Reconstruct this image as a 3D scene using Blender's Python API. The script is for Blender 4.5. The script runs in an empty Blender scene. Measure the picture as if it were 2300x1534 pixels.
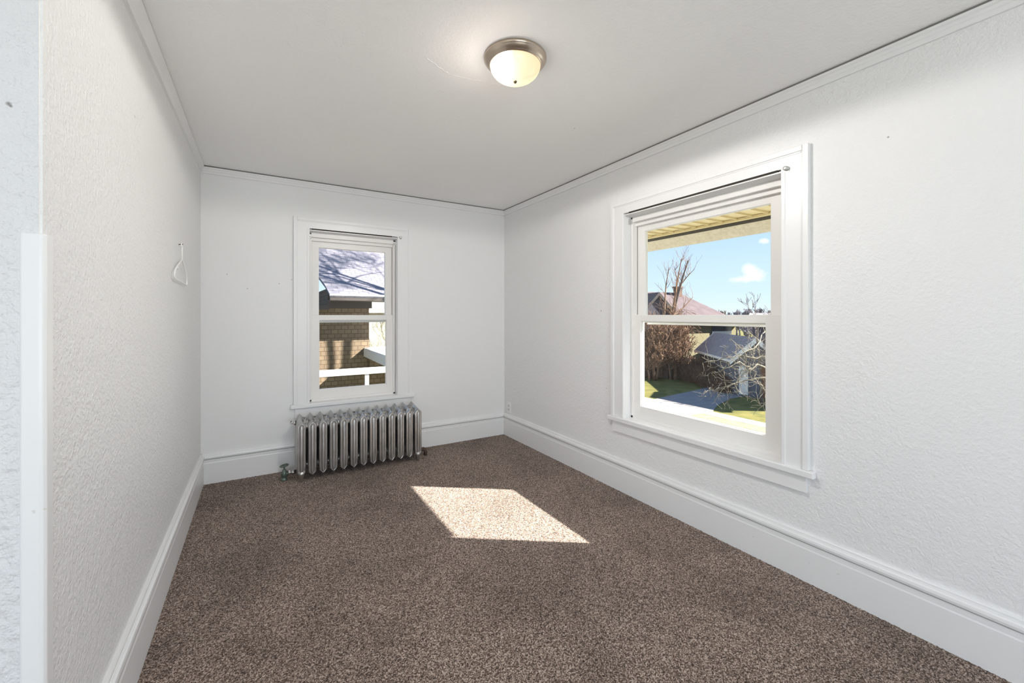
import bpy, math, random
from mathutils import Vector, Matrix
import numpy as np

C = bpy.context.scene.collection
S = bpy.context.scene
PI = math.pi
# ------------------------------------------------------------------ camera
CAM_Z = 1.2934
YAW = math.radians(31.03)
cam = bpy.data.cameras.new('camera')
cam.sensor_width = 36.0
cam.lens = 939.4 / 2300 * 36
cam.shift_y = (708.3 - 767) / 2300
cam.clip_start = 0.02
cam.clip_end = 500
co = bpy.data.objects.new('camera', cam)
C.objects.link(co)
co.location = (0, 0, CAM_Z)
co.rotation_euler = (PI / 2, 0, -YAW)
S.camera = co
# ------------------------------------------------------------------ view
S.view_settings.view_transform = 'Standard'
S.view_settings.look = 'None'
S.view_settings.gamma = 1
S.view_settings.exposure = 0.17
S.view_settings.use_curve_mapping = False
S.cycles.max_bounces = 12
S.cycles.diffuse_bounces = 8
S.cycles.transparent_max_bounces = 12
S.cycles.sample_clamp_indirect = 6


def ray(u, v):
    x = (u - 1150) / 939.4
    z = (708.3 - v) / 939.4
    c, s = math.cos(YAW), math.sin(YAW)
    return Vector((x * c + s, -x * s + c, z))


def W(u, v, depth):
    """world point seen in direction (u, v), depth metres ahead"""
    return ray(u, v) * depth + Vector((0, 0, CAM_Z))


# ------------------------------------------------------------------ node helper
class N:
    def __init__(s, nt):
        s.nt = nt

    def __call__(s, kind, **kw):
        n = s.nt.nodes.new('ShaderNode' + kind)
        for k, v in kw.items():
            if k in ('inp',):
                continue
            setattr(n, k, v)
        for k, v in kw.get('inp', {}).items():
            if hasattr(v, 'is_output') or isinstance(v, bpy.types.NodeSocket):
                s.nt.links.new(v, n.inputs[k])
            else:
                n.inputs[k].default_value = v
        return n

    def math(s, op, a, b=None, c=None, clamp=False):
        n = s.nt.nodes.new('ShaderNodeMath')
        n.operation = op
        n.use_clamp = clamp
        for i, v in enumerate((a, b, c)):
            if v is None:
                continue
            if isinstance(v, bpy.types.NodeSocket):
                s.nt.links.new(v, n.inputs[i])
            else:
                n.inputs[i].default_value = v
        return n.outputs[0]

    def mix(s, f, a, b, blend='MIX'):
        n = s.nt.nodes.new('ShaderNodeMix')
        n.data_type = 'RGBA'
        n.blend_type = blend
        for idx, v in ((0, f), (6, a), (7, b)):
            if isinstance(v, bpy.types.NodeSocket):
                s.nt.links.new(v, n.inputs[idx])
            else:
                n.inputs[idx].default_value = v if idx == 0 else (tuple(v) + (1,) if len(v) == 3 else v)
        return n.outputs[2]

    def ramp(s, f, stops):
        n = s.nt.nodes.new('ShaderNodeValToRGB')
        els = n.color_ramp.elements
        while len(els) < len(stops):
            els.new(0.5)
        for e, (p, c) in zip(els, stops):
            e.position = p
            e.color = tuple(c) + (1,) if len(c) == 3 else c
        s.nt.links.new(f, n.inputs[0])
        return n.outputs[0]


# ------------------------------------------------------------------ world: sky with two small clouds
SKY = 1.08
w = bpy.data.worlds.new('sky')
S.world = w
w.use_nodes = True
nt = w.node_tree
nt.nodes.clear()
n = N(nt)
tc = n('TexCoord')
sep = n('SeparateXYZ', inp={0: tc.outputs['Generated']})
grad = n.ramp(sep.outputs[2], [(0.0, (.78, .90, 1.0)), (.05, (.66, .84, 1.0)), (.22, (.46, .68, 1.0)), (1.0, (.22, .46, .95))])
noise = n('TexNoise', inp={'Vector': tc.outputs['Generated'], 'Scale': 34.0, 'Detail': 6.0, 'Roughness': .6})
col = grad
for (u, v, rad, sx) in ((1684, 604, .015, .9), (1672, 627, .009, 3.0), (1716, 541, .007, 1.2), (1697, 620, .014, 1.5)):
    d = ray(u, v).normalized()
    hor = Vector((d.y, -d.x, 0)).normalized()
    up = hor.cross(d)
    dh = n('VectorMath', operation='DOT_PRODUCT', inp={0: tc.outputs['Generated'], 1: tuple(hor)}).outputs['Value']
    dv = n('VectorMath', operation='DOT_PRODUCT', inp={0: tc.outputs['Generated'], 1: tuple(up)}).outputs['Value']
    fw = n('VectorMath', operation='DOT_PRODUCT', inp={0: tc.outputs['Generated'], 1: tuple(d)}).outputs['Value']
    a = n.math('DIVIDE', dh, rad * sx)
    b = n.math('DIVIDE', dv, rad * .8)
    rr = n.math('SQRT', n.math('ADD', n.math('MULTIPLY', a, a), n.math('MULTIPLY', b, b)))
    rr = n.math('ADD', rr, n.math('MULTIPLY', n.math('SUBTRACT', noise.outputs[0], .5), 2.2))
    f = n.math('SUBTRACT', 1.25, rr, clamp=True)
    f = n.math('MULTIPLY', f, n.math('GREATER_THAN', fw, 0))
    f = n.math('SMOOTH_MIN', f, .9, .3)
    col = n.mix(f, col, (1.0, 1.0, .98))
bg = n('Background', inp={'Color': col, 'Strength': SKY})
out = n('OutputWorld', inp={'Surface': bg.outputs[0]})

# ------------------------------------------------------------------ sun
sun = bpy.data.lights.new('sun', 'SUN')
sun.energy = 25.5
sun.angle = math.radians(.6)
sun.color = (1.0, .955, .87)
so = bpy.data.objects.new('sun', sun)
C.objects.link(so)
SUN = Vector((-1.0, .715, -.842)).normalized()
so.rotation_euler = SUN.to_track_quat('-Z', 'Y').to_euler()
so.location = (20, -12, 16)

# fill lights as daylight behind the camera, the side one added (openings further down)
def area(name, loc, direction, sx, sy, power, color=(1, 1, 1)):
    l = bpy.data.lights.new(name, 'AREA')
    l.shape = 'RECTANGLE'
    l.size, l.size_y, l.energy, l.color = sx, sy, power, color
    o = bpy.data.objects.new(name, l)
    C.objects.link(o)
    o.location = loc
    o.rotation_euler = Vector(direction).to_track_quat('-Z', 'Z').to_euler()
    return o


R, L, D, H = 2.285, -.3905, 3.9624, 2.44       # right wall x, left wall x, back wall y, ceiling z
YF, XL2, YC = -2.6, -2.2, 1.252                # front wall y, far left wall x, outside corner y
area('fill_front', (0, YF + .02, 1.25), (.10, 1, .38), 2.0, 1.5, 68, (.87, .94, 1.0))
area('fill_side', (XL2 + .02, -.9, 1.25), (1, .25, .42), 1.9, 1.5, 10, (.87, .94, 1.0))

# ------------------------------------------------------------------ mesh builder
class MB:
    def __init__(s):
        s.v, s.f, s.sm = [], [], []

    def add(s, vs, fs, smooth=False):
        o = len(s.v)
        s.v += [tuple(p) for p in vs]
        s.f += [tuple(i + o for i in f) for f in fs]
        s.sm += [smooth] * len(fs)
        return s

    def box(s, a, b, bev=0.0):
        x0, x1 = sorted((a[0], b[0])); y0, y1 = sorted((a[1], b[1])); z0, z1 = sorted((a[2], b[2]))
        if bev <= 0:
            vs = [(x, y, z) for z in (z0, z1) for y in (y0, y1) for x in (x0, x1)]
            return s.add(vs, [(0, 2, 3, 1), (4, 5, 7, 6), (0, 1, 5, 4), (2, 6, 7, 3), (0, 4, 6, 2), (1, 3, 7, 5)])
        import bmesh
        bm = bmesh.new()
        bmesh.ops.create_cube(bm, size=1)
        for q in bm.verts:
            q.co = Vector(((x0 + x1) / 2 + q.co.x * (x1 - x0), (y0 + y1) / 2 + q.co.y * (y1 - y0), (z0 + z1) / 2 + q.co.z * (z1 - z0)))
        bmesh.ops.bevel(bm, geom=bm.edges[:], offset=bev, segments=2, affect='EDGES', profile=.5)
        bm.verts.index_update()
        s.add([q.co[:] for q in bm.verts], [[q.index for q in f.verts] for f in bm.faces])
        bm.free()
        return s

    def prism(s, prof, a, b, up=(0, 0, 1), side=None, smooth=False):
        """profile of (side, up) pairs extruded from a to b"""
        a, b = Vector(a), Vector(b)
        up = Vector(up)
        side = Vector(side) if side else (b - a).normalized().cross(up)
        k = len(prof)
        vs = [a + side * p + up * q for p, q in prof] + [b + side * p + up * q for p, q in prof]
        fs = [(i, (i + 1) % k, (i + 1) % k + k, i + k) for i in range(k)]
        fs += [tuple(range(k))[::-1], tuple(range(k, 2 * k))]
        return s.add(vs, fs, smooth)

    def poly(s, top, h):
        """polygon of 3D points thickened by vector h"""
        top = [Vector(p) for p in top]
        h = Vector(h)
        k = len(top)
        vs = top + [p + h for p in top]
        fs = [tuple(range(k)), tuple(range(k, 2 * k))[::-1]] + [(i, i + k, (i + 1) % k + k, (i + 1) % k) for i in range(k)]
        return s.add(vs, fs)

    def tube(s, pts, rad, sides=8, cap=True, closed=False):
        pts = [Vector(p) for p in pts]
        if not hasattr(rad, '__len__'):
            rad = [rad] * len(pts)
        o = len(s.v)
        nrm = None
        k = len(pts)
        for i, p in enumerate(pts):
            if closed:
                t = pts[(i + 1) % k] - pts[i - 1]
            else:
                t = pts[min(i + 1, k - 1)] - pts[max(i - 1, 0)]
            if t.length < 1e-9:
                t = Vector((0, 0, 1))
            t.normalize()
            if nrm is None:
                nrm = t.orthogonal().normalized()
            else:
                nrm = nrm - t * nrm.dot(t)
                nrm = nrm.normalized() if nrm.length > 1e-6 else t.orthogonal().normalized()
            bi = t.cross(nrm)
            for j in range(sides):
                an = 2 * PI * j / sides
                s.v.append(tuple(p + (nrm * math.cos(an) + bi * math.sin(an)) * rad[i]))
        rng = k if closed else k - 1
        for i in range(rng):
            for j in range(sides):
                i2 = (i + 1) % k
                s.f.append((o + i * sides + j, o + i * sides + (j + 1) % sides, o + i2 * sides + (j + 1) % sides, o + i2 * sides + j))
                s.sm.append(True)
        if cap and not closed:
            s.f.append(tuple(o + j for j in range(sides))[::-1]); s.sm.append(False)
            s.f.append(tuple(o + (k - 1) * sides + j for j in range(sides))); s.sm.append(False)
        return s

    def lathe(s, prof, loc=(0, 0, 0), axis=(0, 0, 1), seg=32, smooth=True):
        """prof of (radius, height along axis)"""
        ax = Vector(axis).normalized()
        e1 = ax.orthogonal().normalized()
        e2 = ax.cross(e1)
        loc = Vector(loc)
        o = len(s.v)
        for r, h in prof:
            for j in range(seg):
                an = 2 * PI * j / seg
                s.v.append(tuple(loc + ax * h + (e1 * math.cos(an) + e2 * math.sin(an)) * max(r, 1e-5)))
        for i in range(len(prof) - 1):
            for j in range(seg):
                s.f.append((o + i * seg + j, o + i * seg + (j + 1) % seg, o + (i + 1) * seg + (j + 1) % seg, o + (i + 1) * seg + j))
                s.sm.append(smooth)
        s.f.append(tuple(o + j for j in range(seg))[::-1]); s.sm.append(False)
        s.f.append(tuple(o + (len(prof) - 1) * seg + j for j in range(seg))); s.sm.append(False)
        return s

    def build(s, name, mat, parent=None, origin=None):
        me = bpy.data.meshes.new(name)
        vs = s.v
        o = bpy.data.objects.new(name, me)
        if origin is not None:
            ov = Vector(origin)
            vs = [(x - ov.x, y - ov.y, z - ov.z) for x, y, z in vs]
            o.location = ov
        me.from_pydata(vs, [], s.f)
        me.polygons.foreach_set('use_smooth', s.sm)
        me.update()
        if mat:
            me.materials.append(mat)
        C.objects.link(o)
        if parent:
            o.parent = parent
            if origin is not None:
                o.location = Vector(origin) - parent.location
            else:
                # mesh is in world coordinates: cancel the parent's offset
                wl_, q_ = Vector((0, 0, 0)), parent
                while q_:
                    wl_ += q_.location
                    q_ = q_.parent
                o.location = -wl_
        return o


def tag(o, label=None, cat=None, group=None, kind=None):
    for k, v in (('label', label), ('category', cat), ('group', group), ('kind', kind)):
        if v:
            o[k] = v
    return o


def empty(name, loc=(0, 0, 0), **kw):
    o = bpy.data.objects.new(name, None)
    o.empty_display_size = .1
    C.objects.link(o)
    o.location = loc
    return tag(o, **kw)


def fix_normals(o):
    import bmesh
    bm = bmesh.new()
    bm.from_mesh(o.data)
    bmesh.ops.recalc_face_normals(bm, faces=bm.faces)
    bm.to_mesh(o.data)
    bm.free()
    return o


# ------------------------------------------------------------------ materials
def mat(name, color=(.8, .8, .8), rough=.5, metal=0.0, spec=.5, fn=None, **kw):
    m = bpy.data.materials.new(name)
    m.use_nodes = True
    nt = m.node_tree
    nt.nodes.clear()
    n = N(nt)
    p = n('BsdfPrincipled', inp={'Base Color': tuple(color) + (1,), 'Roughness': rough, 'Metallic': metal, 'Specular IOR Level': spec})
    o = n('OutputMaterial', inp={'Surface': p.outputs[0]})
    if fn:
        fn(n, p, nt)
    return m


def link(n, a, b):
    n.nt.links.new(a, b)


def paint_fn(scale, strength, dist, spots=(), tint=None, scuff=None):
    def fn(n, p, nt):
        g = n('NewGeometry')
        pos = g.outputs['Position']
        n1 = n('TexNoise', inp={'Vector': pos, 'Scale': scale, 'Detail': 3.0, 'Roughness': .55})
        n2 = n('TexNoise', inp={'Vector': pos, 'Scale': scale * .38, 'Detail': 2.0})
        hgt = n.math('ADD', n.math('MULTIPLY', n1.outputs[0], .65), n.math('MULTIPLY', n2.outputs[0], .6))
        b = n('Bump', inp={'Strength': strength, 'Distance': dist, 'Height': hgt})
        link(n, b.outputs[0], p.inputs['Normal'])
        base = p.inputs['Base Color'].default_value[:3]
        big = n('TexNoise', inp={'Vector': pos, 'Scale': 1.3, 'Detail': 3.0})
        col = n.mix(n.math('MULTIPLY', n.math('SUBTRACT', big.outputs[0], .42, clamp=True), .55), base, [c * t for c, t in zip(base, (.97, .965, .94))])
        for (c, r) in spots:
            dn = n('VectorMath', operation='DISTANCE', inp={0: pos, 1: tuple(c)}).outputs['Value']
            f = n.math('MULTIPLY', n.math('SUBTRACT', 1.3, n.math('DIVIDE', dn, r), clamp=True), .75)
            col = n.mix(f, col, (.10, .085, .07))
        if scuff:
            col = scuff(n, pos, col)
        link(n, col, p.inputs['Base Color'])
    return fn


def onX(u, v, X=None):
    d = ray(u, v); t = (R if X is None else X) / d.x
    return d * t + Vector((0, 0, CAM_Z))


def onY(u, v, Y=None):
    d = ray(u, v); t = (D if Y is None else Y) / d.y
    return d * t + Vector((0, 0, CAM_Z))


def left_scuff(n, pos, col):
    # faint vertical rub marks low on the left wall
    sp = n('SeparateXYZ', inp={0: pos})
    wv = n('TexNoise', inp={'Vector': n('CombineXYZ', inp={0: 0.0, 1: n.math('MULTIPLY', sp.outputs[1], 26.0), 2: n.math('MULTIPLY', sp.outputs[2], .7)}).outputs[0], 'Scale': 1.6, 'Detail': 3.0})
    f = n.math('MULTIPLY', n.math('SUBTRACT', wv.outputs[0], .56, clamp=True), 1.6)
    zf = n.math('SUBTRACT', 1.0, n.math('ABSOLUTE', n.math('DIVIDE', n.math('SUBTRACT', sp.outputs[2], .62), .4)), clamp=True)
    yf = n.math('SUBTRACT', 1.0, n.math('ABSOLUTE', n.math('DIVIDE', n.math('SUBTRACT', sp.outputs[1], 2.05), .35)), clamp=True)
    return n.mix(n.math('MULTIPLY', f, n.math('MULTIPLY', zf, yf)), col, (.42, .37, .30))


WALLC = (.80, .80, .80)
M = {}
M['wall_left'] = mat('textured_white_wall_paint', WALLC, .42, spec=.5,
                     fn=paint_fn(85, .8, .009, [(onX(303, 262, L), .004), (onX(378, 563, L), .003)], scuff=left_scuff))
M['wall_back'] = mat('smooth_white_wall_paint', WALLC, .5, spec=.35,
                     fn=paint_fn(120, .22, .003, [(onY(510, 616), .004), (onY(556, 648), .004), (onY(627, 637), .004), (onY(655, 628), .004)]))
M['wall_right'] = mat('orange_peel_white_wall_paint', WALLC, .5, spec=.35,
                      fn=paint_fn(100, .65, .008, [(onX(1350, 698), .006), (onX(1362, 872), .004), (onX(1995, 308), .004)]))
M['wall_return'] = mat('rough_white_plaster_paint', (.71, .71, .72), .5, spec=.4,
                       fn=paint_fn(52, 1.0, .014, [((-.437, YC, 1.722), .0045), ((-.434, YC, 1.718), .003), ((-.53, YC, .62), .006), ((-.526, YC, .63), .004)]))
M['ceiling'] = mat('white_ceiling_paint', (.93, .93, .925), .6, spec=.2,
                   fn=paint_fn(90, .5, .006, [((1.65, 2.0, 2.44), .004)]))


def trim_fn(n, p, nt):
    g = n('NewGeometry')
    pos = g.outputs['Position']
    nn = n('TexNoise', inp={'Vector': pos, 'Scale': 16.0, 'Detail': 4.0})
    b = n('Bump', inp={'Strength': .12, 'Distance': .003, 'Height': nn.outputs[0]})
    link(n, b.outputs[0], p.inputs['Normal'])
    sp = n('TexNoise', inp={'Vector': pos, 'Scale': 34.0, 'Detail': 2.0})
    f = n.math('MULTIPLY', n.math('GREATER_THAN', sp.outputs[0], .765), .35)
    link(n, n.mix(f, p.inputs['Base Color'].default_value[:3], (.5, .46, .38)), p.inputs['Base Color'])


M['trim'] = mat('white_gloss_trim_paint', (.80, .80, .80), .32, spec=.5, fn=trim_fn)
M['trim_line'] = mat('grey_paint_joint', (.34, .33, .31), .7)
M['cornice_gap_shade'] = mat('grey_gap_shade', (.19, .185, .175), .8)
M['vinyl'] = mat('white_vinyl', (.81, .795, .77), .35, spec=.5)
M['gap'] = mat('head_gap_shade', (.035, .028, .022), .9)
M['outlet'] = mat('white_plastic', (.85, .85, .84), .3)
M['hanger'] = mat('white_hanger_plastic', (.90, .90, .88), .3)
M['dark'] = mat('dark_slot', (.03, .03, .03), .6)
M['bracket'] = mat('painted_steel_bracket', (.60, .60, .58), .35, metal=.5)


def carpet_fn(n, p, nt):
    g = n('NewGeometry')
    pos = g.outputs['Position']
    vo = n('TexVoronoi', inp={'Vector': pos, 'Scale': 250.0, 'Randomness': 1.0})
    n1 = n('TexNoise', inp={'Vector': pos, 'Scale': 260.0, 'Detail': 3.0, 'Roughness': .75})
    n0 = n('TexNoise', inp={'Vector': pos, 'Scale': 110.0, 'Detail': 2.0, 'Roughness': .6})
    rnd = n('SeparateColor', inp={0: vo.outputs['Color']})
    v = n.math('ADD', n.math('MULTIPLY', rnd.outputs[0], .45), n.math('MULTIPLY', n1.outputs[0], .55))
    v = n.math('ADD', v, n.math('MULTIPLY', n.math('SUBTRACT', n0.outputs[0], .5), .35))
    yarn = n.ramp(v, [(.29, (.038, .023, .017)), (.43, (.128, .089, .069)), (.56, (.24, .178, .143)), (.73, (.52, .42, .36))])
    b1 = n('TexNoise', inp={'Vector': pos, 'Scale': 2.2, 'Detail': 4.0, 'Roughness': .6, 'Distortion': .4})
    wear = n.ramp(b1.outputs[0], [(.35, (.80, .79, .78)), (.5, (1, 1, 1)), (.66, (1.12, 1.12, 1.12))])
    link(n, n.mix(1.0, yarn, wear, 'MULTIPLY'), p.inputs['Base Color'])
    hh = n.math('ADD', n.math('MULTIPLY', vo.outputs['Distance'], -1.2), n1.outputs[0])
    b = n('Bump', inp={'Strength': .4, 'Distance': .004, 'Height': hh})
    link(n, b.outputs[0], p.inputs['Normal'])
    p.inputs['Sheen Weight'].default_value = .15


M['carpet'] = mat('brown_twist_carpet', (.2, .15, .12), .95, spec=.1, fn=carpet_fn)


def alu_fn(n, p, nt):
    g = n('NewGeometry')
    nn = n('TexNoise', inp={'Vector': g.outputs['Position'], 'Scale': 9.0, 'Detail': 4.0})
    link(n, n.ramp(nn.outputs[0], [(.3, (.42, .41, .39)), (.7, (.56, .55, .54))]), p.inputs['Base Color'])
    n2 = n('TexNoise', inp={'Vector': g.outputs['Position'], 'Scale': 260.0, 'Detail': 2.0})
    b = n('Bump', inp={'Strength': .25, 'Distance': .002, 'Height': n2.outputs[0]})
    link(n, b.outputs[0], p.inputs['Normal'])


M['alu'] = mat('aluminium_radiator_paint', (.56, .56, .56), .30, metal=.9, fn=alu_fn)
M['valve'] = mat('aged_green_brass', (.13, .17, .14), .45, metal=.6)
M['nut'] = mat('bright_nickel_nut', (.75, .75, .74), .2, metal=1.0)
M['rust'] = mat('rusty_pipe', (.12, .085, .07), .6, metal=.5)
M['nickel'] = mat('brushed_nickel', (.50, .42, .34), .3, metal=1.0)


def glass_mat():
    m = bpy.data.materials.new('window_glass')
    m.use_nodes = True
    nt = m.node_tree
    nt.nodes.clear()
    n = N(nt)
    tr = n('BsdfTransparent', inp={'Color': (.97, .98, .98, 1)})
    gl = n('BsdfGlossy', inp={'Roughness': .03})
    fr = n('Fresnel', inp={'IOR': 1.3})
    mx = n('MixShader', inp={0: fr.outputs[0], 1: tr.outputs[0], 2: gl.outputs[0]})
    n('OutputMaterial', inp={'Surface': mx.outputs[0]})
    return m


M['glass'] = glass_mat()


def dome_mat(bulb):
    m = bpy.data.materials.new('frosted_lamp_glass')
    m.use_nodes = True
    nt = m.node_tree
    nt.nodes.clear()
    n = N(nt)
    g = n('NewGeometry')
    dd = n('VectorMath', operation='DISTANCE', inp={0: g.outputs['Position'], 1: bulb}).outputs['Value']
    c = n.ramp(n.math('MULTIPLY', dd, 4.0), [(.28, (1.35, 1.3, 1.15)), (.46, (1.0, .88, .60)), (.85, (.85, .64, .36))])
    e = n('Emission', inp={'Color': c, 'Strength': .95})
    d = n('BsdfPrincipled', inp={'Base Color': (.9, .85, .75, 1), 'Roughness': .3})
    a = n('AddShader', inp={0: e.outputs[0], 1: d.outputs[0]})
    d.inputs['Base Color'].default_value = (.08, .07, .06, 1)
    t = n('BsdfTransparent', inp={'Color': (1, .93, .82, 1)})
    x = n('MixShader', inp={0: .30, 1: a.outputs[0], 2: t.outputs[0]})
    n('OutputMaterial', inp={'Surface': x.outputs[0]})
    return m


# outdoors
def shingle_mat(name, c1, c2, mortar, sx, sy, rot=None, vertical=True, rough=.9):
    def fn(n, p, nt):
        tc = n('TexCoord')
        s = n('SeparateXYZ', inp={0: tc.outputs['Object']})
        if vertical:
            v = n('CombineXYZ', inp={0: n.math('ADD', s.outputs[0], s.outputs[1]), 1: s.outputs[2], 2: 0.0})
        else:
            v = n('CombineXYZ', inp={0: s.outputs[0], 1: n.math('MULTIPLY', s.outputs[1], 1.0), 2: 0.0})
        br = n('TexBrick', inp={'Vector': v.outputs[0], 'Color1': tuple(c1) + (1,), 'Color2': tuple(c2) + (1,), 'Mortar': tuple(mortar) + (1,),
                               'Scale': 1.0, 'Brick Width': sx, 'Row Height': sy, 'Mortar Size': min(sx, sy) * .07, 'Bias': 0.0})
        nn = n('TexNoise', inp={'Vector': tc.outputs['Object'], 'Scale': 3.0, 'Detail': 4.0})
        link(n, n.mix(.4, br.outputs[0], n.mix(nn.outputs[0], c1, c2), 'MIX'), p.inputs['Base Color'])
        bb = n('Bump', inp={'Strength': .5, 'Distance': .01, 'Height': br.outputs['Fac']})
        bb.invert = True
        link(n, bb.outputs[0], p.inputs['Normal'])
    return mat(name, c1, rough, spec=.2, fn=fn)


def noisy(name, c1, c2, scale, rough=.9, spec=.2):
    def fn(n, p, nt):
        g = n('NewGeometry')
        nn = n('TexNoise', inp={'Vector': g.outputs['Position'], 'Scale': scale, 'Detail': 5.0, 'Roughness': .65})
        link(n, n.ramp(nn.outputs[0], [(.35, c1), (.65, c2)]), p.inputs['Base Color'])
    return mat(name, c1, rough, spec=spec, fn=fn)


M['soffit'] = mat('cream_soffit_vinyl', (.56, .47, .27), .5)
M['gutter'] = noisy('weathered_cream_gutter', (.40, .36, .29), (.50, .46, .38), 30)
M['gutter_shade'] = mat('gutter_back_shadow', (.06, .055, .045), .8)
M['bark'] = noisy('grey_brown_bark', (.085, .07, .065), (.16, .135, .12), 8)
M['bark_light'] = noisy('pale_bark', (.16, .14, .11), (.26, .225, .17), 10)
M['twig'] = noisy('reddish_twigs', (.15, .09, .058), (.27, .17, .11), 3)
M['grass'] = noisy('winter_lawn', (.085, .085, .022), (.17, .145, .04), 1.6)
M['driveway'] = noisy('grey_concrete_drive', (.19, .17, .165), (.235, .215, .205), 2)
M['paving'] = noisy('pale_concrete', (.40, .40, .385), (.48, .48, .46), 3)
M['verge'] = noisy('pale_verge_grass', (.24, .22, .10), (.34, .31, .17), 3)


# ------------------------------------------------------------------ room shell
TH = .18
WIN_B = dict(a=.361, b=1.110, z0=.51, z1=2.035)     # back window rough opening (x range)
WIN_R = dict(a=1.117, b=2.193, z0=.51, z1=2.035)    # right window rough opening (y range)


def wall_y(name, y, x0, x1, out, m, holes=()):
    """wall in plane y, thickness towards out (+1/-1)"""
    b = MB()
    y2 = y + out * TH
    if holes:
        a, c, z0, z1 = holes[0]
        b.box((x0, y, -.1), (a, y2, H)); b.box((c, y, -.1), (x1, y2, H))
        b.box((a, y, -.1), (c, y2, z0)); b.box((a, y, z1), (c, y2, H))
    else:
        b.box((x0, y, -.1), (x1, y2, H))
    return tag(b.build(name, m), kind='structure')


def wall_x(name, x, y0, y1, out, m, holes=()):
    b = MB()
    x2 = x + out * TH
    if holes:
        a, c, z0, z1 = holes[0]
        b.box((x, y0, -.1), (x2, a, H)); b.box((x, c, -.1), (x2, y1, H))
        b.box((x, a, -.1), (x2, c, z0)); b.box((x, a, z1), (x2, c, H))
    else:
        b.box((x, y0, -.1), (x2, y1, H))
    return tag(b.build(name, m), kind='structure')


wall_y('wall_back', D, L - TH, R + TH, 1, M['wall_back'], [(WIN_B['a'], WIN_B['b'], WIN_B['z0'], WIN_B['z1'])])
wall_x('wall_right', R, YF - TH, D, 1, M['wall_right'], [(WIN_R['a'], WIN_R['b'], WIN_R['z0'], WIN_R['z1'])])
# left wall and its return form one solid block with a softly rounded outside corner
b = MB()
rc = .004
prof = [(L, D), (L, YC + rc), (L - .0035, YC + .0035), (L - rc, YC), (L - rc - .001, YC), (L - TH, YC), (L - TH, D)]
b.poly([(x, y, -.1) for x, y in prof], (0, 0, H + .1))
wl = fix_normals(b.build('wall_left', M['wall_left']))
tag(wl, kind='structure')
b = MB().box((XL2, YC - .0008, -.1), (L - rc, YC + .1, H))
tag(b.build('wall_return', M['wall_return']), kind='structure')
wall_x('wall_side', XL2, YF - TH, YC + .1, -1, M['wall_right'], [(-1.9, .1, .45, 2.05)])
wall_y('wall_front', YF, XL2, R, -1, M['wall_right'], [(-1.05, 1.05, .45, 2.05)])
b = MB().box((XL2 - TH, YF - TH, H), (R + TH, D + TH, H + .12))
# flat ceiling; the hairline crack by the lamp is a raised seam in the same mesh
rng = random.Random(4)


def seam(p0, p1, steps, amp, rad):
    pts = []
    for i in range(steps + 1):
        t = i / steps
        p = Vector(p0).lerp(Vector(p1), t)
        pts.append((p.x + rng.uniform(-amp, amp), p.y + rng.uniform(-amp, amp), H + .0004))
    b.tube(pts, [rad * rng.uniform(.4, 1) for _ in pts], 5)


def onZ(u, v, Z=H):
    d = ray(u, v); t = (Z - CAM_Z) / d.z
    return d * t + Vector((0, 0, CAM_Z))


seam(onZ(955, 128), onZ(1010, 168), 14, .005, .0022)
seam(onZ(1010, 168), onZ(1140, 194), 18, .004, .0018)
tag(b.build('ceiling', M['ceiling']), kind='structure')

# carpeted floor: a dense grid of raised tufts in the room, plain behind the camera
cell = .0055
x0, x1, y0, y1 = L - .0, R, .25, D
nx, ny = int((x1 - x0) / cell) + 1, int((y1 - y0) / cell) + 1
gx, gy = np.meshgrid(np.linspace(x0, x1, nx), np.linspace(y0, y1, ny))
rs = np.random.RandomState(3)
gz = rs.rand(ny, nx) ** 1.3 * .0045 - .001
gx = gx + (rs.rand(ny, nx) - .5) * cell * .7
gy = gy + (rs.rand(ny, nx) - .5) * cell * .7
vv = np.stack([gx, gy, gz], -1).reshape(-1, 3)
idx = np.arange(nx * ny).reshape(ny, nx)
q = np.stack([idx[:-1, :-1], idx[:-1, 1:], idx[1:, 1:], idx[1:, :-1]], -1).reshape(-1, 4)
me = bpy.data.meshes.new('floor')
extra = np.array([(XL2, YF, 0), (R, YF, 0), (R, y0 + .01, 0), (XL2, y0 + .01, 0), (XL2, y0, 0), (L + .01, y0, 0), (L + .01, YC, 0), (XL2, YC, 0)], float)
nv = len(vv)
vv = np.concatenate([vv, extra])
q = np.concatenate([q, [[nv, nv + 1, nv + 2, nv + 3], [nv + 4, nv + 5, nv + 6, nv + 7]]])
me.vertices.add(len(vv)); me.vertices.foreach_set('co', vv.ravel())
me.loops.add(q.size); me.loops.foreach_set('vertex_index', q.ravel().astype(np.int32))
me.polygons.add(len(q))
me.polygons.foreach_set('loop_start', np.arange(0, q.size, 4, dtype=np.int32))
me.polygons.foreach_set('use_smooth', np.ones(len(q), bool))
me.update(calc_edges=True)
me.validate()
me.materials.append(M['carpet'])
fo = bpy.data.objects.new('floor', me)
C.objects.link(fo)
tag(fo, kind='structure')
tag(MB().box((XL2 - TH, YF - TH, -.14), (R + TH, D + TH, -.04)).build('floor_slab', M['trim_line']), kind='structure')

# ------------------------------------------------------------------ baseboards (profile: depth from wall, height)
BB = [(0, 0), (.020, 0), (.020, .158), (.018, .164), (.018, .186), (.008, .188), (.008, .191), (.024, .193), (.026, .204), (.024, .214),
      (.017, .219), (.017, .2215), (.014, .2225), (.013, .231), (.010, .235), (0, .235)]


def baseboard(name, a, b, side):
    o = MB().prism(BB, a, b, side=side).build(name, M['trim'])
    fix_normals(o)
    # grey line in the groove under the cap
    k = MB().prism([(0, .1862), (.0145, .1862), (.0145, .1925), (0, .1925)], a, b, side=side).build('groove', M['trim_line'], o)
    return tag(o, kind='structure')


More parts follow.
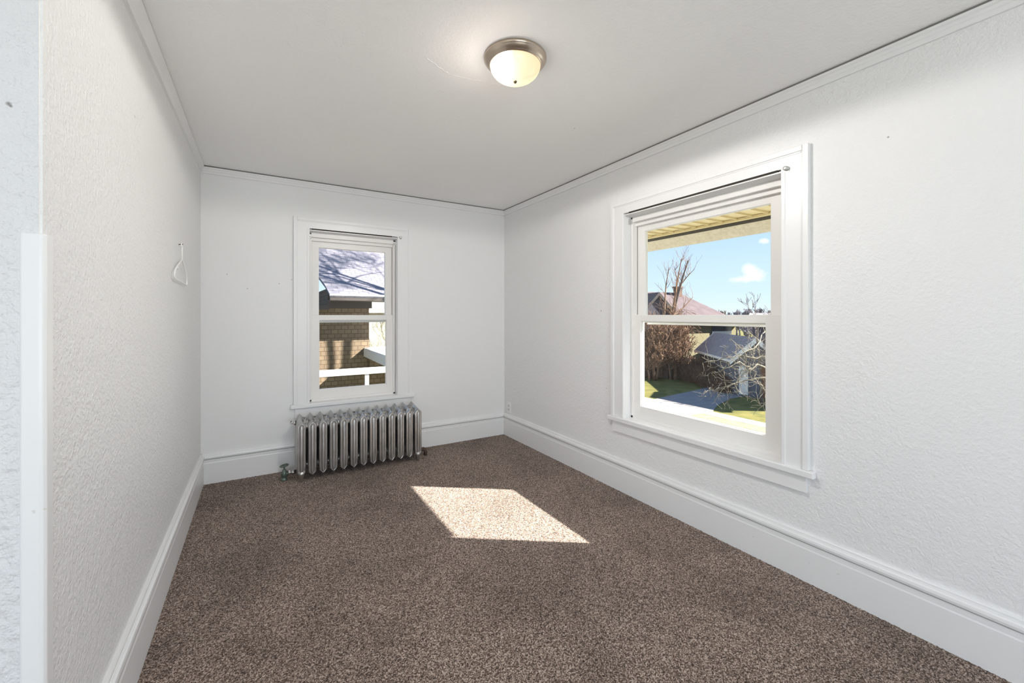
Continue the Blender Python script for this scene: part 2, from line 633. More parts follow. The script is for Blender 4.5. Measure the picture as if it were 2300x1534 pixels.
baseboard('baseboard_back', (L, D, 0), (R, D, 0), (0, -1, 0))
baseboard('baseboard_right', (R, YF, 0), (R, D, 0), (-1, 0, 0))
baseboard('baseboard_left', (L, YC + .01, 0), (L, D, 0), (1, 0, 0))
baseboard('baseboard_return', (XL2, YC, 0), (L - .05, YC, 0), (0, -1, 0))

# ------------------------------------------------------------------ cornice strips
CR = [(0, 2.380), (.010, 2.380), (.012, 2.384), (.012, 2.398), (.015, 2.402), (.015, 2.415), (.020, 2.420), (.020, 2.4305), (0, 2.4305)]
for nm, a, b_, sd in (('trim_1', (L, D, 0), (R, D, 0), (0, -1, 0)), ('trim_2', (R, YF, 0), (R, D, 0), (-1, 0, 0))):
    o = fix_normals(MB().prism(CR, a, b_, side=sd).build(nm, M['trim']))
    MB().prism([(0, 2.4305), (.0185, 2.4305), (.0175, 2.4400), (0, 2.4400)], a, b_, side=sd).build('gap_shade_strip', M['cornice_gap_shade'], o)  # dark strip painted for the shadow gap between cornice and ceiling
    tag(o, kind='structure')
# left cornice board grows wider towards the camera
b = MB()
ya, yb = YC + .01, D
za, zb = 2.322, 2.385
vs = []
for y, z in ((ya, za), (yb, zb)):
    vs += [(L, y, z), (L + .012, y, z + .002), (L + .022, y, 2.437), (L, y, 2.437)]
b.add(vs, [(0, 1, 5, 4), (1, 2, 6, 5), (2, 3, 7, 6), (3, 0, 4, 7), (3, 2, 1, 0), (4, 5, 6, 7)])
o = fix_normals(b.build('trim_3', M['trim']))
MB().prism([(0, 2.4365), (.020, 2.4365), (.018, 2.44), (0, 2.44)], (L, ya, 0), (L, yb, 0), side=(1, 0, 0)).build('gap_shade_strip', M['cornice_gap_shade'], o)  # shadow gap over the left board, painted the same way
tag(o, kind='structure')

# ------------------------------------------------------------------ corner guard on the outside corner
g = .008
prof = [(L - .030, YC), (L - .030, YC - g * .6), (L - .026, YC - g), (L + g - .010, YC - g), (L + g - .004, YC - g + .002), (L + g - .0005, YC - g + .008),
        (L + g, YC - g + .012), (L + g, YC + .030), (L + g * .6, YC + .034), (L, YC + .034), (L, YC + rc), (L - .0035, YC + .0035), (L - rc, YC)]
b = MB()
b.poly([(x, y, .0) for x, y in prof], (0, 0, 1.462))
o = fix_normals(b.build('trim_4', M['trim']))
tag(o, kind='structure')
bv = o.modifiers.new('bevel', 'BEVEL'); bv.width = .002; bv.segments = 2; bv.limit_method = 'ANGLE'


# ------------------------------------------------------------------ windows
def make_window(name, T, a, b_, cas_a, cas_b, st_a, st_b, lo, up, far, ztop):
    """T maps (s along wall, n into the wall, z) to world.  a,b_ opening; lo/up glass limits (s0,s1);"""
    root = empty(name, T(0, 0, 0), kind='structure')
    root.location = (0, 0, 0)

    def bx(mb, s0, n0, z0, s1, n1, z1, bev=0.0):
        return mb.box(T(s0, n0, z0), T(s1, n1, z1), bev)

    z0, z1 = .543, 2.035
    zc0, zc1 = .543, 2.126
    # casing: flat board with raised outer band and eased inner bead
    for side, (o_, i_) in (('l', (cas_a, a)), ('r', (cas_b, b_))):
        mb = MB()
        sg = 1 if i_ > o_ else -1
        bx(mb, o_ + sg * .012, 0, zc0, i_, -.018, zc1 - .09)
        bx(mb, o_, 0, zc0, o_ + sg * .028, -.025, zc1, .003)
        bx(mb, o_ + sg * .026, 0, zc0, o_ + sg * .033, -.0208, zc1 - .036, .002)
        bx(mb, i_ - sg * .022, 0, zc0, i_ - sg * .001, -.0215, zc1 - .0925, .004)
        mb.build('casing', M['trim'], root)
    mb = MB()
    bx(mb, cas_a + .012, 0, z1, cas_b - .012, -.0182, zc1 - .012)
    bx(mb, cas_a + .0285, 0, zc1 - .028, cas_b - .0285, -.0245, zc1 - .0004, .003)
    bx(mb, cas_a + .034, 0, zc1 - .036, cas_b - .034, -.0205, zc1 - .026, .002)
    mb.build('head_casing', M['trim'], root)
    # stool and apron
    mb = MB()
    bx(mb, st_a, .0, .510, st_b, -.038, .543, .005)
    bx(mb, a - .0, .0, .510, b_, .075, .5425)
    mb.build('window_sill', M['trim'], root)
    mb = MB()
    bx(mb, cas_a + .012, 0, .430, cas_b - .012, -.018, .511, .002)
    mb.build('apron', M['trim'], root)
    # jamb liners
    mb = MB()
    bx(mb, a - .004, 0, z0, a + .001, .2, z1); bx(mb, b_ - .001, 0, z0, b_ + .004, .2, z1)
    bx(mb, a, .02, z1 - .001, b_, .2, z1 + .01)
    bx(mb, a, .07, .51, b_, .22, .540)
    mb.build('jamb', M['trim'], root)
    # slanted head board with a dark strip above it painted as a shaded gap
    mb = MB()
    s0, s1 = a + .002, b_ - .002
    mb.add([T(s0, -.014, 2.019), T(s1, -.014, 2.019), T(s1, .068, 2.010), T(s0, .068, 2.010),
            T(s0, -.014, 2.0262), T(s1, -.014, 2.0262), T(s1, .068, 2.030), T(s0, .068, 2.030)],
           [(0, 1, 2, 3), (4, 7, 6, 5), (0, 4, 5, 1), (2, 6, 7, 3), (0, 3, 7, 4), (1, 5, 6, 2)])
    fix_normals(mb.build('head_board', M['trim'], root))
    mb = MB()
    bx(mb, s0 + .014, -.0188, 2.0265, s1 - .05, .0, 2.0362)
    mb.build('painted_gap_shade', M['gap'], root)
    # vinyl frame
    fa, fb = a + .004, b_ - .004
    fw = .017
    mb = MB()
    for s, e in ((fa, fa + fw), (fb - fw, fb)):
        bx(mb, s, .055, z0, e, .175, 2.012, .002)
    bx(mb, fa, .055, 1.975, fb, .175, 2.012, .002)
    bx(mb, fa + fw - .002, .082, 1.948, fb - fw + .002, .175, 1.978, .002)
    bx(mb, fa, .055, z0 - .004, fb, .185, z0 + .018, .002)
    mb.build('window_frame', M['vinyl'], root)
    # upper sash (outer track)
    mb = MB()
    u0, u1, v0, v1 = up[0], up[1], 1.300, ztop
    n0, n1 = .108, .140
    bx(mb, fa + fw, n0, 1.245, u0, n1, 1.96, .002); bx(mb, u1, n0, 1.245, fb - fw, n1, 1.96, .002)
    bx(mb, u0 - .004, n0, v1, u1 + .004, n1, 1.96, .002)
    bx(mb, u0 - .004, n0 + .001, 1.240, u1 + .004, n1, 1.295, .001)
    bx(mb, u0 - .004, n1 - .001, 1.228, u1 + .004, n1 + .012, 1.262)  # outer lip added to trim the upper edge of the sun patch
    us = mb.build('upper_sash', M['vinyl'], root)
    bx(MB(), u0 - .003, .124, 1.29, u1 + .003, .128, v1 + .003).build('glass_pane', M['glass'], us)
    # lower sash (inner track)
    mb = MB()
    l0, l1, v0, v1 = lo[0], lo[1], .637, 1.250
    n0, n1 = .072, .104
    bx(mb, fa + fw - .003, n0, z0 + .012, l0, n1, 1.297, .002); bx(mb, l1, n0, z0 + .012, fb - fw + .003, n1, 1.297, .002)
    bx(mb, l0 - .004, n0 + .0005, z0 + .014, l1 + .004, n1, v0, .002)
    bx(mb, l0 - .004, n0 + .0005, v1, l1 + .004, n1, 1.2965, .002)
    # thin glazing beads
    bx(mb, l0 - .001, n0 + .010, v0 - .001, l0 + .004, n1 - .002, v1); bx(mb, l1 - .004, n0 + .010, v0 - .001, l1 + .001, n1 - .002, v1)
    bx(mb, l0, n0 + .010, v0 - .001, l1, n1 - .002, v0 + .004)
    ls = mb.build('lower_sash', M['vinyl'], root)
    bx(MB(), l0 - .003, .088, v0 - .003, l1 + .003, .092, v1 + .003).build('glass_pane', M['glass'], ls)
    # grey line between frame and sash stiles
    mb = MB()
    bx(mb, fa + fw - .001, .100, 1.30, fa + fw + .0015, .1075, 1.96)
    bx(mb, fb - fw - .0015, .100, 1.30, fb - fw + .001, .1075, 1.96)
    mb.build('sash_track', M['trim_line'], root)
    # roller shade brackets on the jambs and on the casing
    for s, sg in ((a, 1), (b_, -1)):
        mb = MB()
        bx(mb, s + sg * .001, .030, 1.960, s + sg * .004, .055, 2.000)
        bx(mb, s + sg * .001, .050, 1.962, s + sg * .022, .053, 1.998, .001)
        c = T(s + sg * .014, .049, 1.978)
        ax = Vector(T(0, -1, 0)) - Vector(T(0, 0, 0))
        mb.lathe([(.006, -.004), (.006, .004), (.003, .006)], c, ax, 10)
        mb.build('shade_bracket', M['bracket'], root)
    mb = MB()
    s, sg = (b_, 1) if not far else (a, -1)
    c = T(s + sg * .028, -.020, 2.030)
    ax = Vector(T(0, -1, 0)) - Vector(T(0, 0, 0))
    mb.lathe([(.012, 0), (.012, .004), (.007, .006), (.007, .014), (.010, .016), (.010, .019), (.003, .020)], c, ax, 14)
    bx(mb, s + sg * .012, -.018, 2.014, s + sg * .040, -.021, 2.019)
    mb.build('rod_hook', M['bracket'], root)
    return root


TB = lambda s, n_, z: (s, D + n_, z)
TR = lambda s, n_, z: (R + n_, s, z)
make_window('window_1', TB, WIN_B['a'], WIN_B['b'], .237, 1.243, .215, 1.268, (.443, 1.030), (.446, 1.026), False, 1.895)
make_window('window_2', TR, WIN_R['a'], WIN_R['b'], .990, 2.318, .965, 2.345, (1.241, 2.116), (1.232, 2.106), True, 1.906)


# frames in the openings behind the camera; the side one is added for fill
def plain_window(name, T, a, c):
    root = empty(name, kind='structure')
    mb = MB()
    for s0, s1, z0, z1 in ((a, a + .05, .45, 2.05), (c - .05, c, .45, 2.05), (a, c, .45, .5), (a, c, 2.0, 2.05), ((a + c) / 2 - .03, (a + c) / 2 + .03, .45, 2.05)):
        mb.box(T(s0, .06, z0), T(s1, .12, z1))
    mb.build('window_frame', M['vinyl'], root)
    MB().box(T(a + .05, .088, .5), T(c - .05, .092, 2.0)).build('glass_pane', M['glass'], root)


plain_window('window_3', lambda s, n_, z: (s, YF - n_, z), -1.05, 1.05)
plain_window('added_window_4', lambda s, n_, z: (XL2 - n_, s, z), -1.9, .1)

# ------------------------------------------------------------------ radiator
rad = empty('radiator', (.737, 3.72, 0), label='silver painted cast iron radiator with thirteen sections under the small window', cat='radiator')


def section_mesh(xc):
    # stations along depth: y, half width, apex z, shoulder z, bottom shoulder z, bottom tip z
    st = [(3.5970, .0060, .436, .425, .075, .060), (3.5985, .0080, .440, .427, .074, .058), (3.6050, .0100, .445, .428, .072, .054),
          (3.6085, .0145, .449, .431, .071, .051), (3.6065, .0215, .452, .432, .070, .049), (3.6085, .0275, .456, .433, .069, .048), (3.6160, .0315, .462, .434, .069, .046),
          (3.630, .0325, .467, .435, .069, .046), (3.650, .0300, .471, .432, .069, .050), (3.668, .0200, .474, .436, .074, .058),
          (3.682, .0180, .477, .440, .078, .062), (3.700, .0270, .480, .442, .074, .060), (3.720, .0305, .484, .444, .072, .058),
          (3.742, .0270, .487, .444, .074, .060), (3.756, .0185, .489, .446, .078, .062), (3.772, .0190, .491, .447, .078, .060),
          (3.790, .0295, .493, .446, .072, .055), (3.815, .0325, .494, .443, .070, .050), (3.835, .0320, .489, .440, .070, .048),
          (3.850, .0260, .475, .436, .071, .050), (3.857, .0120, .455, .430, .074, .056)]
    vs, fs = [], []
    K = 14
    for (y, wd, za, ze, zb, zt) in st:
        loop = [(0, za), (.35, za - (za - ze) * .28), (.75, za - (za - ze) * .68), (1, ze), (1, ze - .05), (1, zb + .05), (1, zb),
                (.0, zt), (-1, zb), (-1, zb + .05), (-1, ze - .05), (-1, ze), (-.75, za - (za - ze) * .68), (-.35, za - (za - ze) * .28)]
        vs += [(xc + p * wd, y, z) for p, z in loop]
    for i in range(len(st) - 1):
        for j in range(K):
            fs.append((i * K + j, i * K + (j + 1) % K, (i + 1) * K + (j + 1) % K, (i + 1) * K + j))
    fs.append(tuple(range(K)))
    fs.append(tuple(range((len(st) - 1) * K, len(st) * K))[::-1])
    return vs, fs


for i in range(13):
    xc = .2725 + i * .0774
    mb = MB()
    vs, fs = section_mesh(xc)
    mb.add(vs, fs, True)
    o = fix_normals(mb.build('section', M['alu'], rad))
    sb = o.modifiers.new('edge', 'EDGE_SPLIT'); sb.split_angle = math.radians(42)
    if i < 12:
        for (y, z, r) in ((3.645, .425, .021), (3.735, .432, .034), (3.730, .100, .032)):
            mb = MB()
            mb.lathe([(r * .85, .020), (r, .024), (r * .8, .034), (r * 1.12, .0365), (r * 1.12, .0410), (r * .8, .0435), (r, .0535), (r * .85, .0575)], (xc, y, z), (1, 0, 0), 20)
            mb.build('hub', M['alu'], rad)
for xc in (.2725, .2725 + 12 * .0774):
    for y in (3.622, 3.835):
        MB().lathe([(.007, 0), (.011, .008), (.016, .030), (.023, .055), (.029, .085)], (xc, y, -.002), (0, 0, 1), 12).build('foot', M['alu'], rad)
# bleed valve on the first section
mb = MB().lathe([(.020, 0), (.020, .010), (.010, .012), (.007, .022), (.007, .034)], (.242, 3.80, .425), (-1, 0, 0), 14)
mb.tube([(.210, 3.80, .425), (.212, 3.80, .448), (.200, 3.80, .452)], .004, 8)
mb.build('bleed_valve', M['nut'], rad)
# supply valve with hand wheel
vb = MB().lathe([(.020, 0), (.024, .004), (.024, .016), (.017, .020), (.017, .028), (.021, .036), (.021, .058), (.018, .066), (.014, .070), (.015, .076), (.012, .084), (.006, .088), (.004, .112)], (.160, 3.73, -.002), (0, 0, 1), 20)
vb.lathe([(.016, .010), (.019, .020), (.016, .026)], (.160, 3.73, .050), (1, 0, 0), 16)
vo = vb.build('valve', M['valve'], rad)
hw = MB()
hw.tube([(.160 + .029 * math.cos(t * PI / 10), 3.73 + .029 * math.sin(t * PI / 10), .116 + .004 * math.cos(t * PI / 10)) for t in range(20)], .0042, 8, closed=True)
for k in range(4):
    hw.tube([(.160, 3.73, .117), (.160 + .028 * math.cos(k * PI / 2 + .3), 3.73 + .028 * math.sin(k * PI / 2 + .3), .116)], .0035, 6)
hw.lathe([(.008, 0), (.009, .003), (.007, .008), (.003, .010)], (.160, 3.73, .112), (0, 0, 1), 12)
hw.build('hand_wheel', M['valve'], vo)
MB().lathe([(.017, 0), (.021, .003), (.021, .015), (.017, .018)], (.186, 3.73, .052), (1, 0, 0), 6, smooth=False).build('union_nut', M['nut'], vo)
MB().lathe([(.012, 0), (.012, .010), (.019, .011), (.019, .024), (.013, .026), (.013, .04)], (.204, 3.73, .052), (1, 0, 0), 20).build('union_nut', M['nut'], vo)
mb = MB().lathe([(.013, 0), (.013, .020), (.021, .022), (.021, .042), (.015, .045), (.015, .055)], (1.228, 3.73, .062), (1, 0, 0), 8, smooth=False)
mb.tube([(1.28, 3.73, .062), (1.300, 3.73, .056), (1.308, 3.73, .040), (1.309, 3.73, -.01)], [.017, .018, .016, .014], 14)
mb.build('return_pipe', M['rust'], rad)

# ------------------------------------------------------------------ ceiling lamp
lx, ly = .972, 1.588
lamp = empty('ceiling_lamp', (lx, ly, H), label='flush dome ceiling light with frosted glass in a brushed nickel ring', cat='ceiling light')
LR = .139
ring = MB().lathe([(LR * .97, 0), (LR, -.004), (LR, -.012), (LR * .985, -.015), (LR * .965, -.018), (LR * .955, -.021), (LR * .90, -.029), (LR * .85, -.034), (LR * .835, -.038), (LR * .81, -.0385), (LR * .79, -.03)],
                   (lx, ly, H), (0, 0, 1), 96)
fix_normals(ring.build('trim_ring', M['nickel'], lamp))
bulb = (lx - .055, ly + .02, H - .035)
pr = [(LR * .81 * math.cos(t * PI / 2 / 16) ** .80, -.034 - .070 * math.sin(t * PI / 2 / 16)) for t in range(17)]
fix_normals(MB().lathe(pr, (lx, ly, H), (0, 0, 1), 96).build('glass_dome', dome_mat(bulb), lamp))
MB().lathe([(.0035, 0), (.0075, -.002), (.0075, -.006), (.005, -.010), (.001, -.012)], (lx, ly, H - .1025), (0, 0, 1), 16).build('finial', mat('dark_bronze_nut', (.10, .08, .05), .35, metal=.9), lamp)
pl = bpy.data.lights.new('lamp_bulb', 'POINT')
pl.energy = 4
pl.shadow_soft_size = .03
pl.color = (1.0, .82, .66)
po = bpy.data.objects.new('lamp_bulb', pl)
C.objects.link(po)
po.location = (lx - LR - .03, ly + .03, H - .035)
po.location = (0, 0, 0)
po.parent = lamp
po.location = (-.045, .015, -.058)
gl_ = bpy.data.lights.new('lamp_glow', 'POINT')
gl_.energy = .8
gl_.shadow_soft_size = .05
gl_.color = (1.0, .90, .84)
go_ = bpy.data.objects.new('lamp_glow', gl_)
C.objects.link(go_)
go_.parent = lamp
go_.location = (-.10, .03, -.21)
sl_ = bpy.data.lights.new('lamp_down', 'SPOT')
sl_.energy = 40
sl_.spot_size = math.radians(178)
sl_.spot_blend = .10
sl_.shadow_soft_size = .03
sl_.color = (1.0, .97, .93)
sp_ = bpy.data.objects.new('lamp_down', sl_)
C.objects.link(sp_)
sp_.parent = lamp
sp_.location = (0, 0, -.125)

# ------------------------------------------------------------------ outlet
oy, oz = 3.853, .306
ol = empty('wall_outlet', (R, oy, oz), label='white wall outlet plate low by the far corner, just above the baseboard', cat='outlet')
MB().box((R, oy - .036, oz - .058), (R - .006, oy + .036, oz + .058), .002).build('cover_plate', M['outlet'], ol)
rcm = mat('beige_receptacle', (.66, .65, .62), .4)
for dz in (-.02, .02):
    MB().lathe([(.015, 0), (.015, .008), (.014, .009)], (R, oy, oz + dz), (-1, 0, 0), 20).build('receptacle', rcm, ol)
for dz in (-.02, .02):
    for dy in (-.006, .006):
        mb = MB()
        mb.box((R - .0085, oy + dy - .001, oz + dz - .002), (R - .0095, oy + dy + .001, oz + dz + .006))
        mb.build('slot', M['dark'], ol)

# ------------------------------------------------------------------ nail and coat hanger on the left wall
nail = MB().tube([(L - .005, 2.955, 1.688), (L + .017, 2.955, 1.691)], .0022, 8).lathe([(.0045, 0), (.0045, .002)], (L + .017, 2.955, 1.691), (1, 0, .1), 10)
tag(nail.build('nail', mat('dark_nail', (.07, .06, .055), .4, metal=.8)), label='small dark nail in the left wall holding the hanger', cat='nail')
hx = L + .014
hg = MB()
hk = []
for t in range(13):
    an = math.radians(-60 + t * 20)
    hk.append((hx, 2.958 - .016 * math.cos(an), 1.678 + .0175 * math.sin(an)))
hk = [(hx, 2.964, 1.605), (hx, 2.964, 1.650)] + [(hx, 2.958 + .016 * math.cos(math.radians(a_)), 1.680 + .0165 * math.sin(math.radians(a_))) for a_ in (-40, -10, 20, 50, 80, 110, 140, 165, 190)]
hanger = empty('coat_hanger', (hx, 2.96, 1.6), label='white plastic clothes hanger hung on a nail in the left wall', cat='hanger')
MB().tube(hk, .0032, 8).build('hook', M['hanger'], hanger)
body = [(2.964, 1.606), (2.930, 1.596), (2.86, 1.572), (2.79, 1.548), (2.740, 1.527), (2.722, 1.510), (2.720, 1.496), (2.732, 1.484), (2.76, 1.482), (2.88, 1.480),
        (3.00, 1.477), (3.10, 1.474), (3.132, 1.473), (3.142, 1.484), (3.140, 1.505), (3.128, 1.520), (3.09, 1.545), (3.03, 1.580), (2.995, 1.597)]
MB().tube([(hx, y, z) for y, z in body], .0042, 8, closed=True).build('shoulder_frame', M['hanger'], hanger)
MB().tube([(hx, 2.80, 1.553), (hx + .004, 2.797, 1.545), (hx, 2.803, 1.540)], .0042, 8).build('strap_notch', M['hanger'], hanger)

# ------------------------------------------------------------------ eave of the house over the right window
ev = empty('eave', (2.8, 3, 2), kind='structure')
ey0, ey1 = -3.0, 4.3
XF = 3.04
b = MB()
b.box((R + TH, ey0, 2.012), (XF, ey1, 2.03))
yy = ey0
while yy < ey1:
    b.prism([(-.005, 0), (.005, 0), (.004, -.014), (-.004, -.014)], (R + TH, yy, 2.012), (XF - .02, yy, 2.012), side=(0, 1, 0))
    yy += .1115
b.box((XF - .024, ey0, 1.988), (XF, ey1, 2.011), .005)
b.build('soffit', M['soffit'], ev)
MB().box((XF + .004, ey0, 1.966), (XF + .012, ey1, 2.12)).build('fascia', M['gutter_shade'], ev)  # fascia coloured near black for the shadow behind the gutter
b = MB()
b.prism([(XF + .03, 1.974), (XF + .085, 1.940), (XF + .13, 1.899), (XF + .140, 1.909), (XF + .140, 2.03), (XF + .134, 2.03), (XF + .134, 1.914), (XF + .085, 1.949), (XF + .034, 1.982), (XF + .034, 2.08), (XF + .03, 2.08)],
        (0, ey0, 0), (0, ey1, 0), side=(1, 0, 0))
fix_normals(b.build('gutter', M['gutter'], ev))
MB().poly([(XF + .10, ey0, 2.09), (XF + .10, ey1, 2.09), (-4, ey1, 5.6), (-4, ey0, 5.6)], (0, 0, .05)).build('roof', M['bark'], ev)

# ------------------------------------------------------------------ trees
def branch(mb, p, d, length, r, depth, rnd, sides=5, spread=.55, up=.12, kids=3, shrink=.68, minr=.003, wig=.18):
    steps = 5 if depth > 0 else 3
    pts, rad_ = [p.copy()], [r]
    q_ = p.copy()
    dd = d.normalized()
    for i in range(steps):
        dd = (dd + Vector((rnd.uniform(-wig, wig), rnd.uniform(-wig, wig), rnd.uniform(-wig, wig) + up * .3))).normalized()
        q_ = q_ + dd * (length / steps)
        pts.append(q_.copy())
        rad_.append(max(r * (1 - .55 * (i + 1) / steps), minr))
    mb.tube(pts, rad_, sides if r > .02 else 3, cap=False)
    if depth <= 0:
        return
    for k in range(kids + (1 if rnd.random() < .4 else 0)):
        t = rnd.uniform(.35, 1.0) if k else 1.0
        i = min(int(t * steps), steps)
        base = pts[i]
        sd = Vector((rnd.uniform(-1, 1), rnd.uniform(-1, 1), rnd.uniform(-.5, 1)))
        nd = (dd * (1 - spread) + sd.normalized() * spread + Vector((0, 0, up))).normalized()
        branch(mb, base, nd, length * shrink * rnd.uniform(.75, 1.15), rad_[i] * rnd.uniform(.5, .75), depth - 1, rnd, sides, spread, up, kids, shrink, minr, wig)


def tree(base, label, trunks, seed, m, name='bare_tree', group=None, **kw):
    rnd = random.Random(seed)
    t = empty(name, base, label=label, cat='tree', group=group)
    tr, cr = MB(), MB()
    for (dx, dy, lean, hgt, r, depth) in trunks:
        p = Vector(base) + Vector((dx, dy, 0))
        pts, rr = [], []
        d = Vector(lean)
        k = 7
        for i in range(k + 1):
            f = i / k
            pts.append(p + Vector((d.x * f * hgt + rnd.uniform(-.03, .03) * hgt * f * .4, d.y * f * hgt + rnd.uniform(-.03, .03) * hgt * f * .4, hgt * f - .1)))
            rr.append(r * (1.25 if i == 0 else 1) * (1 - .6 * f))
        tr.tube(pts, rr, 9)
        for i in range(kw.get('first', 2), k + 1):
            for j in range(kw.get('per', 2)):
                an = rnd.uniform(0, 2 * PI)
                nd = Vector((math.cos(an), math.sin(an), rnd.uniform(.3, 1.2))).normalized()
                if i == k and j == 0:
                    nd = Vector((d.x, d.y, 1)).normalized()
                branch(cr, pts[i], nd, hgt * kw.get('bl', .35) * (1.1 - .4 * i / k), rr[i] * .55, depth, rnd, minr=kw.get('minr', .004), up=kw.get('up', .15),
                       spread=kw.get('spread', .5), kids=kw.get('kids', 3))
    tr.build('trunk', m, t)
    cr.build('branches', kw.get('m2') or m, t)
    return t


G = -3.0
# ------------------------------------------------------------------ ground outside
tag(MB().box((-60, -60, G - .3), (160, 160, G)).build('lawn', M['grass']), kind='structure')
tag(MB().poly([(17.15, 14.55, G + .004), (21.6, 15.1, G + .004), (29, 16.4, G + .004), (29, 12.9, G + .004), (20.6, 12.6, G + .004), (18.6, 12.0, G + .004), (17.15, 11.3, G + .004)], (0, 0, .02)).build('driveway', M['driveway']), kind='structure')
tag(MB().box((16.45, -30, G + .002), (17.15, 60, G + .03)).build('sidewalk', M['paving']), kind='structure')
tag(MB().box((15.7, 11.4, G + .003), (16.5, 15.2, G + .025)).build('driveway_apron', M['paving']), kind='structure')
tag(MB().box((15.75, -30, G + .002), (16.45, 11.4, G + .02)).build('verge', M['verge']), kind='structure')
tag(MB().box((7.5, -30, G - .02), (15.75, 60, G + .01)).build('street', M['paving']), kind='structure')


# ------------------------------------------------------------------ houses
def gable_house(name, label, A, B, depth_v, eave, ridge, wall_m, roof_m, over=.4, hip=0.0, cat='house', trim_m=None, thick=.14, ridge_along=True):
    """A,B ground corners of the front; depth_v vector to the back; ridge parallel to AB if ridge_along, else parallel to depth_v"""
    root = empty(name, A, label=label, cat=cat)
    A, B, V = Vector(A), Vector(B), Vector(depth_v)
    A.z = B.z = G
    if not ridge_along:
        # rotate roles so that the ridge always runs from side A to side B
        A, B, V = Vector(A), A + V, (B - A)
        A, B = A, B
    e = Vector((0, 0, eave)); rg = Vector((0, 0, ridge))
    c = [A, B, B + V, A + V]
    ab = (B - A).normalized(); vn = V.normalized()
    mA, mB = A + V / 2 + rg, B + V / 2 + rg
    vs = [p for p in c] + [p + e for p in c] + [mA, mB]
    hA = mA + (B - A) * hip * .0
    hB = mB - (B - A) * hip
    vs[8], vs[9] = hA, hB
    mb = MB().add(vs, [(0, 1, 5, 4), (1, 2, 6, 5), (2, 3, 7, 6), (3, 0, 4, 7), (4, 7, 8), (5, 9, 6), (4, 5, 9, 8), (7, 8, 9, 6), (3, 2, 1, 0)])
    fix_normals(mb.build('wall', wall_m, root))
    sl = (ridge - eave) / (V.length / 2)
    r_ = MB()
    up = Vector((0, 0, thick))
    oz_ = Vector((0, 0, -over * sl))
    eA = A + e - vn * over + oz_ - ab * over * .6; eB = B + e - vn * over + oz_ + ab * over * .6
    fA = A + V + e + vn * over + oz_ - ab * over * .6; fB = B + V + e + vn * over + oz_ + ab * over * .6
    ra, rb = hA - ab * over * .6 + Vector((0, 0, .03)), hB + ab * (over * .6 if hip == 0 else 0) + Vector((0, 0, .03))
    r_.poly([eA, eB, rb, ra], up)
    r_.poly([fB, fA, ra, rb], up)
    if hip:
        r_.poly([eB, fB, rb], up)
    fix_normals(r_.build('roof', roof_m, root))
    if trim_m:
        for p, q2 in ((eA, ra), (fA, ra), (eB, rb), (fB, rb)):
            if hip and (p is eB or p is fB):
                continue
            out = -ab if p in (eA, fA) else ab
            t_ = MB()
            t_.poly([p + out * .03 - up * .9, q2 + out * .03 - up * .9, q2 + out * .03 + up * 1.1, p + out * .03 + up * 1.1], -out * .06)
            t_.build('rake_board', trim_m, root)
        t_ = MB()
        t_.poly([eA - vn * .02, eB - vn * .02, eB - vn * .02 + up, eA - vn * .02 + up], -vn * .04)
        t_.build('fascia_board', trim_m, root)
    root.location = root.location
    return root


def part_on(root, name, m, pts, h):
    return fix_normals(MB().poly(pts, h).build(name, m, root))


M['nb_wall'] = shingle_mat('brown_shingle_siding', (.20, .148, .098), (.14, .102, .070), (.03, .022, .017), .155, .105)
M['nb_roof'] = shingle_mat('purple_grey_roof_shingles', (.20, .188, .212), (.14, .132, .16), (.06, .06, .08), .22, .12, vertical=False)
M['white_out'] = mat('white_outdoor_paint', (.66, .66, .64), .5)
M['dark_out'] = mat('dark_brown_eave', (.045, .035, .032), .7)
M['yellow_wall'] = noisy('pale_yellow_siding', (.185, .16, .095), (.21, .185, .11), 2)
M['pink_roof'] = noisy('weathered_pink_shingles', (.085, .062, .066), (.12, .09, .093), 1.5)
M['grey_roof'] = noisy('grey_shingles', (.21, .185, .185), (.27, .24, .24), 4)
M['slate_wall'] = noisy('slate_grey_gable', (.075, .072, .085), (.11, .10, .12), 3)
M['haze_bark'] = mat('lilac_haze_bark', (.20, .18, .215), .9)  # bark tinted pale lilac to paint in the distance haze
M['win_dark'] = mat('dark_window_glass', (.05, .06, .075), .15)
M['pale_wall'] = noisy('pale_cream_siding', (.30, .29, .22), (.40, .39, .32), 1.2)
M['brick'] = noisy('brown_brick', (.09, .06, .05), (.14, .09, .07), 8)
M['orange_door'] = mat('orange_brown_door', (.14, .06, .025), .5)
M['lilac_wall'] = noisy('blue_grey_siding', (.10, .105, .13), (.14, .145, .17), 3)

# neighbour seen through the small window
nb = empty('neighbor_house', (2, 11, G), label='dark brown shingled house close outside the small window, slate roof above', cat='house')
NY = 11.0
MB().box((1.40, NY, G), (2.37, NY + 9, 1.95)).build('wall', M['nb_wall'], nb)
MB().box((-6, NY, G), (1.40, NY + 9, 1.50)).build('side_wing', M['nb_wall'], nb)
MB().box((-6, 10.45, 1.43), (1.37, NY + 1.5, 1.53)).build('wing_eave', M['dark_out'], nb)
b = MB()
EY, EZ, SL = 10.17, 1.77, .55


def roof_pt(u, v):
    d = ray(u, v)
    # plane z = EZ + SL*(y-EY)
    t = (EZ - SL * EY - CAM_Z) / (d.z - SL * d.y)
    return d * t + Vector((0, 0, CAM_Z))


